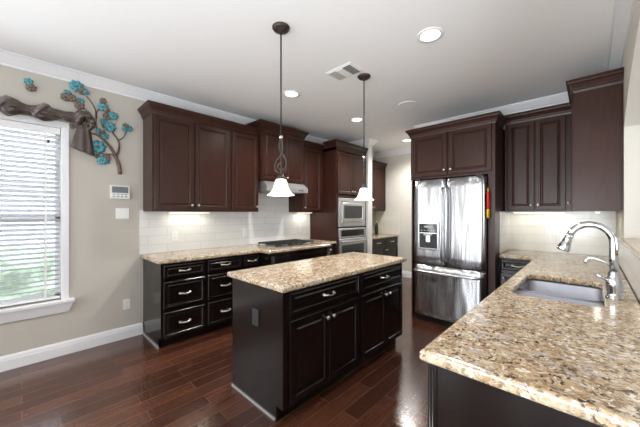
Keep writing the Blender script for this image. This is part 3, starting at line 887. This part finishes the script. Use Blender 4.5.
# ------------------------------------------------------------------ outlets, switch and keypad on the walls
outlet('white outlet low on beige wall under the keypad', (XL+.0005, .803, .375), R90)
outlet('white outlet on left tile under the wide wall cabinet', (XL+.0105, 1.305, 1.105), R90)
outlet('white outlet on left tile just left of the cooktop', (XL+.0105, 2.29, 1.105), R90)
outlet('white outlet on left tile just right of the cooktop', (XL+.0105, 3.385, 1.115), R90)
outlet('cream outlet on the back wall tile behind the faucet', (-.30, YB-.0105, 1.085), 0)
sw = thing('light_switch', 'white double rocker switch on beige wall below the keypad', 'switch', (XL+.0005, .762, 1.382), R90)
MB().box(-.062, -.006, -.058, .062, 0, .058, .002).build('cover_plate', 'white_plastic', sw)
for x in (-.024, .024): MB().box(x-.017, -.0095, -.033, x+.017, -.005, .033, .002).build('rocker', 'white_plastic', sw)
th = thing('security_keypad', 'white security keypad with grey screen above the double switch', 'keypad', (XL+.0005, .738, 1.613), R90)
MB().box(-.088, -.026, -.072, .088, 0, .072, .005).build('case', 'white_plastic', th)
MB().box(-.074, -.0275, -.008, .074, -.024, .060, .001).build('screen', 'screen', th)
m = MB()
for r in range(2):
    for k in range(4): m.box(-.068+.036*k, -.0285, -.030-.024*r, -.042+.036*k, -.025, -.018-.024*r, .001)
m.build('button', 'grey_plastic', th)

# ------------------------------------------------------------------ ceiling fittings
def downlight(label, x, y, power=75):
    t = thing('recessed_light', label, 'ceiling light', (x, y, ZC-.001), 0, 'recessed ceiling lights')
    MB().lathe([(.072, -.003), (.076, -.008), (.098, -.006), (.100, 0), (.072, 0)], 0, 0, 0, 36, cap=False).build('trim_ring', 'white_plastic', t)
    MB().lathe([(.0, -.0025), (.073, -.0025), (.073, -.0005), (0, -.0005)], 0, 0, 0, 36).build('lens', 'lamp_disc', t)
    l = bpy.data.lights.new('recessed_lamp', 'SPOT'); l.energy = power; l.spot_size = 2.6; l.spot_blend = .7; l.shadow_soft_size = .07; l.color = (1, .97, .93)
    o = bpy.data.objects.new('recessed_lamp', l); C.objects.link(o); o.parent = t; o.location = (0, 0, -.03)
    return t
downlight('large bright recessed ceiling light nearest the camera, over the walkway', -.912, 2.212)
downlight('bright recessed ceiling light beside the nearer pendant rod', -2.537, 2.18)
downlight('bright recessed ceiling light in front of the oven tower', -2.523, 3.451)
downlight('bright recessed ceiling light in the hall, partly behind refrigerator cabinet', -2.548, 5.10, 110)
vt = thing('ceiling_vent', 'white rectangular ceiling air vent beside the farther pendant', 'vent', (-1.76, 2.195, ZC-.001), 0)
VX, VY = .155, .105
fm = MB()
fm.add([(-VX, -VY, 0), (VX, -VY, 0), (VX, VY, 0), (-VX, VY, 0), (-VX, -VY, -.006), (VX, -VY, -.006), (VX, VY, -.006), (-VX, VY, -.006),
        (-VX+.022, -VY+.022, -.012), (VX-.022, -VY+.022, -.012), (VX-.022, VY-.022, -.012), (-VX+.022, VY-.022, -.012)],
       [[0, 1, 5, 4], [1, 2, 6, 5], [2, 3, 7, 6], [3, 0, 4, 7], [4, 5, 9, 8], [5, 6, 10, 9], [6, 7, 11, 10], [7, 4, 8, 11], [8, 9, 10, 11], [3, 2, 1, 0]])
fm.build('frame', 'white_plastic', vt)
for x0, x1, mat in ((-VX+.026, -.045, 'mid_vent'), (.045, VX-.026, 'dark_vent')):
    s_ = MB(); n = 7
    for k in range(n):
        y = -VY+.030+(2*VY-.06)*k/(n-1)
        s_.box(x0, y-.0085, -.0165, x1, y+.0085, -.0125)
    s_.build('louver', mat, vt)
MB().box(-.040, -VY+.028, -.0165, .040, VY-.028, -.012, .002).build('damper_panel', 'white_plastic', vt)
sp = thing('ceiling_speaker', 'flat round white disc on the ceiling right of farther pendant', 'speaker', (-1.70, 3.43, ZC-.001))
MB().lathe([(.118, 0), (.118, -.004), (.110, -.007), (.104, -.006), (0, -.006)], 0, 0, 0, 40).build('grille', 'ceiling', sp)
MB().lathe([(.118, 0), (.126, 0), (.126, -.006), (.120, -.009), (.116, -.007)], 0, 0, 0, 40, cap=False).build('rim', 'white_plastic', sp)

# ------------------------------------------------------------------ pendants
def pendant(label, x, y, rz):
    t = thing('pendant_lamp', label, 'pendant lamp', (x, y, ZC-.001), rz, 'pendant lamps over the island')
    zt = lambda z: z-ZC
    MB().lathe([(.066, 0), (.066, -.008), (.058, -.020), (.040, -.030), (.014, -.038), (.010, -.05)], 0, 0, 0, 32).build('canopy', 'bronze', t)
    MB().tube([(0, 0, -.04), (0, 0, zt(1.965))], .0062, 12).build('rod', 'bronze', t)
    MB().lathe([(0, -.016), (.010, -.013), (.015, -.004), (.015, .004), (.010, .013), (0, .016)], 0, 0, zt(1.955), 18).build('ball', 'nickel', t)
    m = MB()
    a = [(0, 0, zt(1.945)), (-.012, .004, zt(1.91)), (-.010, .004, zt(1.87)), (.012, 0, zt(1.83)), (.036, -.004, zt(1.785)), (.040, -.004, zt(1.745)), (.022, 0, zt(1.715)), (-.006, .004, zt(1.712)), (-.022, .004, zt(1.73)), (-.018, 0, zt(1.752)), (-.002, -.003, zt(1.755))]
    b = [(0, 0, zt(1.945)), (.010, -.004, zt(1.90)), (.012, -.004, zt(1.86)), (-.002, 0, zt(1.82)), (-.030, .004, zt(1.785)), (-.046, .004, zt(1.745)), (-.040, 0, zt(1.705)), (-.014, -.004, zt(1.688)), (.014, -.004, zt(1.690)), (.036, 0, zt(1.708)), (.032, .003, zt(1.73))]
    def smooth(p, n=4):
        out = []
        for i in range(len(p)-1):
            p0, p1, p2, p3 = (Vector(p[max(0, min(len(p)-1, j))]) for j in (i-1, i, i+1, i+2))
            for k in range(n):
                u = k/n
                out.append(.5*((2*p1)+(p2-p0)*u+(2*p0-5*p1+4*p2-p3)*u*u+(3*p1-p0-3*p2+p3)*u**3))
        out.append(Vector(p[-1])); return out
    for q in (a, b): m.tube(smooth(q), .0062, 8)
    m.tube([(0, 0, zt(1.95)), (.002, 0, zt(1.72)), (0, 0, zt(1.655))], .0055, 8)
    m.build('scroll', 'bronze', t)
    MB().lathe([(.008, zt(1.685)), (.022, zt(1.672)), (.030, zt(1.655)), (.033, zt(1.640)), (.031, zt(1.634))], 0, 0, 0, 24).build('socket_cup', 'bronze', t)
    pr = [(.030, 1.642), (.039, 1.636), (.046, 1.622), (.051, 1.600), (.058, 1.575), (.070, 1.552), (.086, 1.534), (.101, 1.523), (.104, 1.519)]
    inn = [(r-.004, z-.001) for r, z in pr[::-1]]
    MB().lathe([(r, zt(z)) for r, z in pr+inn], 0, 0, 0, 40, cap=False).build('shade', 'shade', t)
    MB().lathe([(0, zt(1.575)), (.014, zt(1.58)), (.022, zt(1.597)), (.020, zt(1.615)), (.012, zt(1.635)), (0, zt(1.64))], 0, 0, 0, 18).build('bulb', 'lamp_disc', t)
    l = bpy.data.lights.new('pendant_bulb', 'POINT'); l.energy = 5; l.color = (1, .92, .8); l.shadow_soft_size = .03
    o = bpy.data.objects.new('pendant_bulb', l); C.objects.link(o); o.parent = t; o.location = (0, 0, zt(1.545))
    return t
pendant('nearer bronze pendant with scrolled stem and white bell shade', -1.689, 1.347, YAW)
pendant('farther bronze pendant with white bell shade, in front of the oven tower', -1.673, 2.409, YAW+PI/2)

# ------------------------------------------------------------------ under-cabinet lights
def strip_light(label, x, y, z, L, rz, power=4.0):
    power *= .27
    t = thing('strip_light', label, 'under-cabinet light', (x, y, z), rz, 'under-cabinet lights')
    MB().box(-L/2, -.018, -.014, L/2, .018, 0, .002).build('housing', 'white_plastic', t)
    MB().box(-L/2+.008, -.013, -.0165, L/2-.008, .013, -.0138).build('lens', 'led', t)
    l = bpy.data.lights.new('strip_lamp', 'AREA'); l.shape = 'RECTANGLE'; l.size = L*.95; l.size_y = .02; l.energy = power; l.color = (1, .94, .80)
    o = bpy.data.objects.new('strip_lamp', l); C.objects.link(o); o.parent = t; o.location = (0, 0, -.018)
    return t
strip_light('lit strip under the wide wall cabinet nearest the window', XL+.12, 1.45, 1.4045, .50, R90, 3.5)
strip_light('lit strip under the narrow wall cabinet by the oven tower', XL+.12, 3.40, 1.4045, .36, R90, 3.0)
strip_light('lit strip under the cabinet right of the refrigerator', -.46, YB-.12, 1.4045, .50, 0, 2.4)
strip_light('lit strip under the end wall cabinet by the arch', .05, 3.80, 1.4045, .36, R90, 1.2)

# ------------------------------------------------------------------ window blind, scarf valance and wall art
bl = thing('window_blind', 'white horizontal slatted blind hanging in the window', 'blind', (XL, 0, 0))
MB().box(-.075, WY0+.016, WZ1-.075, -.010, WY1-.016, WZ1-.016, .004).build('headrail', 'white_plastic', bl)
m = MB(); z = WZ1-.105; k = 0
while z > WZ0+.05:
    a = math.radians(24)
    c, s_ = math.cos(a)*.030, math.sin(a)*.030
    yy0, yy1 = WY0+.020, WY1-.020
    x = -.042
    m.add([(x-c, yy0, z-s_), (x-c, yy1, z-s_), (x, yy1, z+.0035), (x, yy0, z+.0035), (x+c, yy0, z+s_), (x+c, yy1, z+s_),
           (x-c, yy0, z-s_-.0025), (x-c, yy1, z-s_-.0025), (x, yy1, z+.001), (x, yy0, z+.001), (x+c, yy0, z+s_-.0025), (x+c, yy1, z+s_-.0025)],
          [[0, 1, 2, 3], [3, 2, 5, 4], [7, 6, 9, 8], [8, 9, 10, 11], [4, 5, 11, 10], [1, 0, 6, 7], [0, 3, 9, 6], [3, 4, 10, 9], [1, 7, 8, 2], [2, 8, 11, 5]])
    z -= .0445; k += 1
m.build('slats', 'slat', bl)
MB().box(-.068, WY0+.018, WZ0+.012, -.016, WY1-.018, WZ0+.034, .004).build('bottom_rail', 'white_plastic', bl)
m = MB()
for y in (WY0+.14, (WY0+WY1)/2-.02, WY1-.12):
    m.box(-.0150, y-.008, WZ0+.03, -.0145, y+.008, WZ1-.06); m.box(-.0705, y-.008, WZ0+.03, -.070, y+.008, WZ1-.06)
m.build('ladder_tape', 'white_plastic', bl)
MB().tube([(-.006, WY0+.10, WZ1-.06), (-.005, WY0+.10, 1.35)], .0035, 8).build('tilt_wand', 'white_plastic', bl)
MB().box(-.006, .165, 2.045, .0, .182, 2.085, .002).build('cord_tassel', 'rubber', bl)

sc_ = thing('scarf_valance', 'brown satin scarf twisted round the rod above the window', 'curtain', (XL+.085, 0, 2.325))
MB().tube([(0, -1.05, 0), (0, .44, 0)], .012, 12).build('rod', 'bronze', sc_)
for y in (-.95, .425):
    MB().tube([(-.085, y, 0), (0, y, 0)], .008, 10).lathe([(.025, 0), (.025, .006), (.01, .01)], -.085, y, 0, 14, axis='x').build('bracket', 'bronze', sc_)
def cloth_tube(y0, y1, n, rad, folds, seg=40, zoff=lambda t: 0, twist=5.0, amp=.18):
    vs = []; fs = []
    for i in range(n+1):
        t = i/n; y = y0+(y1-y0)*t; r = rad(t)
        for k in range(seg):
            a = 2*PI*k/seg
            rr = r*(1+amp*math.sin(folds*a+twist*2*PI*t)+.5*amp*math.sin(2*folds*a-twist*1.3*PI*t+1))
            vs.append((rr*math.cos(a)*.8, y, zoff(t)+rr*math.sin(a)*1.05))
    for i in range(n):
        for k in range(seg):
            a = i*seg+k; b = i*seg+(k+1) % seg; fs.append([a, b, b+seg, a+seg])
    fs.append(list(range(seg))[::-1]); fs.append([n*seg+k for k in range(seg)])
    return MB().add(vs, fs, True)
bump_ = lambda t, c, w_: math.exp(-((t-c)/w_)**2)
YS = -1.0; YE = .40
ty = lambda y: (y-YS)/(YE-YS)
cloth_tube(YS, YE, 120, lambda t: .044+.010*bump_(t, ty(-.05), .04)+.016*bump_(t, ty(-.09), .035)+.016*bump_(t, ty(.14), .05)+.012*bump_(t, ty(-.42), .05)+.006*math.sin(t*40),
           5, amp=.10, twist=9.0, zoff=lambda t: -.012*bump_(t, ty(.12), .06)-.010*bump_(t, ty(-.07), .05)-.008).build('swag', 'satin', sc_)
for yc in (-.085, .145, -.42):
    lp = MB(); q = []
    for k in range(22):
        a = -1.0+4.6*k/21
        q.append((.056*math.cos(a)*.85, yc-.075+.15*k/21, -.012+.060*math.sin(a)))
    lp.tube(q, [.010+.016*math.sin(PI*k/21)+.004*math.sin(k*2.1) for k in range(22)], 14)
    lp.build('loop', 'satin_light', sc_)
# knot and hanging tail at the right end
kn = MB(); pts = []
for k in range(25):
    a = 2*PI*k/24; pts.append((.030*math.sin(a)+.005, .425+.055*math.cos(a), -.02+.060*math.sin(a)))
for r0, sft in ((.034, 0), (.026, .02)):
    kn.tube([(p[0]+sft, p[1]+sft*.6, p[2]-sft) for p in pts], [r0*(1+.22*math.sin(k*1.7)) for k in range(25)], 14)
kn.build('knot', 'satin', sc_)
tl = MB(); vs = []; fs = []; NT_, NS = 20, 40
for i in range(NT_+1):
    t = i/NT_; z_ = -.03-.300*t - 0.0
    cy = .430-.012*t; hw_ = .030+.062*t**.8
    for k in range(NS):
        a = 2*PI*k/NS
        fold = 1+.20*math.sin(7*a+1.0+t*1.5)*min(1, .3+t)
        vs.append((.002+(.020+.018*t)*math.sin(a)*fold, cy+hw_*math.cos(a)*(1+.06*math.sin(5*a)), z_ + .035*t*math.cos(a)*-1))
for i in range(NT_):
    for k in range(NS):
        a = i*NS+k; b = i*NS+(k+1) % NS; fs.append([a, b, b+NS, a+NS])
fs.append(list(range(NS))[::-1]); fs.append([NT_*NS+k for k in range(NS)])
tl.add(vs, fs, True).build('tail', 'satin', sc_)

# wall art: every point is (distance along the wall, height)
wa = thing('wall_art', 'brown metal tree branch wall art with teal flowers', 'wall decoration', (XL+.012, 0, 0))
def branch(pl, r0, r1):
    q = pl; n = len(q); pts = []
    for i in range(n-1):
        p0, p1, p2, p3 = (Vector(q[max(0, min(n-1, j))]) for j in (i-1, i, i+1, i+2))
        for k in range(5):
            u = k/5; pts.append(.5*((2*p1)+(p2-p0)*u+(2*p0-5*p1+4*p2-p3)*u*u+(3*p1-p0-3*p2+p3)*u**3))
    pts.append(Vector(q[-1])); m = len(pts)
    MB().tube([(.004, p.x, p.y) for p in pts], [r0+(r1-r0)*i/(m-1) for i in range(m)], 8).build('branch', 'branch', wa)
branch([(0.737, 1.811), (0.730, 1.900), (0.702, 1.992), (0.661, 2.077), (0.608, 2.147), (0.556, 2.191), (0.502, 2.205), (0.451, 2.205)], .020, .006)
branch([(0.702, 1.992), (0.726, 2.068), (0.730, 2.145), (0.707, 2.205), (0.680, 2.238), (0.657, 2.294)], .010, .005)
branch([(0.726, 2.180), (0.768, 2.217), (0.797, 2.285)], .007, .004)
branch([(0.534, 2.385), (0.526, 2.455), (0.492, 2.526), (0.451, 2.580)], .008, .004)
branch([(0.534, 2.385), (0.543, 2.447), (0.586, 2.512)], .006, .004)
branch([(0.502, 2.330), (0.471, 2.415), (0.430, 2.449)], .005, .003)
branch([(0.702, 1.972), (0.666, 2.014), (0.588, 2.008), (0.545, 2.017)], .007, .004)
branch([(0.534, 2.385), (0.530, 2.296), (0.577, 2.179)], .007, .007)
def flower(y, z, r, mat, parent, petals=6, zoff=.008):
    vs = [(zoff+.006, y, z)]; fs = []; n = petals*8
    ph = random.random()*6
    for ring, (s_, o) in enumerate(((.25, .008), (.62, .010), (1.0, .004), (.97, .0))):
        for k in range(n):
            a = 2*PI*k/n
            rr = r*s_*(1+(.09*math.cos(petals*a+ph))*s_)
            vs.append((zoff+o+.004*math.cos(petals*a+ph)*s_, y+rr*math.cos(a), z+rr*math.sin(a)))
    for k in range(n): fs.append([0, 1+k, 1+(k+1) % n])
    for q in range(3):
        for k in range(n):
            a = 1+q*n+k; b = 1+q*n+(k+1) % n; fs.append([a, b, b+n, a+n])
    fs.append([1+3*n+k for k in range(n)])
    fl = MB().add(vs, fs, True).build('flower', mat, parent)
    MB().lathe([(r*.24, zoff+.008), (r*.22, zoff+.014), (r*.10, zoff+.017), (0, zoff+.0175)], 0, y, z, 12, axis='x').build('flower_center', 'pewter' if mat == 'teal' else 'branch', fl)
FL = [(0.377, 2.650, 0.0583, 'teal', 8), (0.420, 2.612, 0.0367, 'pewter', 6), (0.451, 2.611, 0.0259, 'teal', 6), (0.307, 2.557, 0.0346, 'teal', 6), (0.294, 2.515, 0.0389, 'pewter', 6),
      (0.336, 2.520, 0.0389, 'pewter', 6), (0.408, 2.513, 0.0302, 'teal', 6), (0.398, 2.461, 0.0410, 'pewter', 6), (0.588, 2.561, 0.0313, 'pewter', 6), (0.588, 2.502, 0.0475, 'teal', 8),
      (0.621, 2.472, 0.0281, 'pewter', 6), (0.675, 2.426, 0.0432, 'teal', 7), (0.619, 2.406, 0.0367, 'pewter', 6), (0.592, 2.351, 0.0281, 'teal', 6), (0.648, 2.303, 0.0518, 'teal', 8),
      (0.606, 2.308, 0.0302, 'pewter', 6), (0.553, 2.239, 0.0281, 'teal', 6), (0.584, 2.232, 0.0259, 'pewter', 6), (0.603, 2.198, 0.0346, 'teal', 6), (0.787, 2.345, 0.0302, 'pewter', 6),
      (0.778, 2.309, 0.0281, 'teal', 6), (0.821, 2.324, 0.0324, 'teal', 6), (0.545, 2.074, 0.0670, 'teal', 8), (0.492, 2.052, 0.0302, 'teal', 6), (0.541, 1.977, 0.0259, 'pewter', 6),
      (0.617, 1.971, 0.0389, 'pewter', 6), (0.581, 1.936, 0.0454, 'teal', 7), (0.625, 1.934, 0.0259, 'teal', 6), (0.343, 2.241, 0.0238, 'pewter', 6)]
for i, (a, b_, r, mat, n) in enumerate(FL):
    flower(a, b_, r, mat, wa, n, .008+.004*(i % 3))
wf = thing('wall_flower', 'loose teal and grey metal flower pair left of the branch', 'wall decoration', (XL+.012, 0, 0))
flower(0.042, 2.583, .032, 'teal', wf, 6, .004); flower(0.058, 2.533, .037, 'pewter', wf, 6, .008)

# bush seen low through the blind
bu = thing('garden_bush', 'haze-paled green bush outside, low behind the blind', 'bush', (-5.3, -.25, -.25))
bm = bmesh.new()
bmesh.ops.create_icosphere(bm, subdivisions=5, radius=1.0)
for v_ in bm.verts:
    p = v_.co.copy()
    n_ = 1+.10*math.sin(9*p.x+3)*math.sin(8*p.y)+.09*math.sin(17*p.z+5*p.x)+.06*random.random()
    v_.co = Vector((p.x*.62*n_, p.y*.72*n_, p.z*.62*n_+.55))
me = bpy.data.meshes.new('foliage'); bm.to_mesh(me); bm.free(); me.materials.append(M['leaf'])
fo = bpy.data.objects.new('foliage', me); C.objects.link(fo); fo.parent = bu
MB().tube([(0, 0, -.02), (.02, .01, .35)], [.05, .03], 8).build('stem', 'branch', bu)
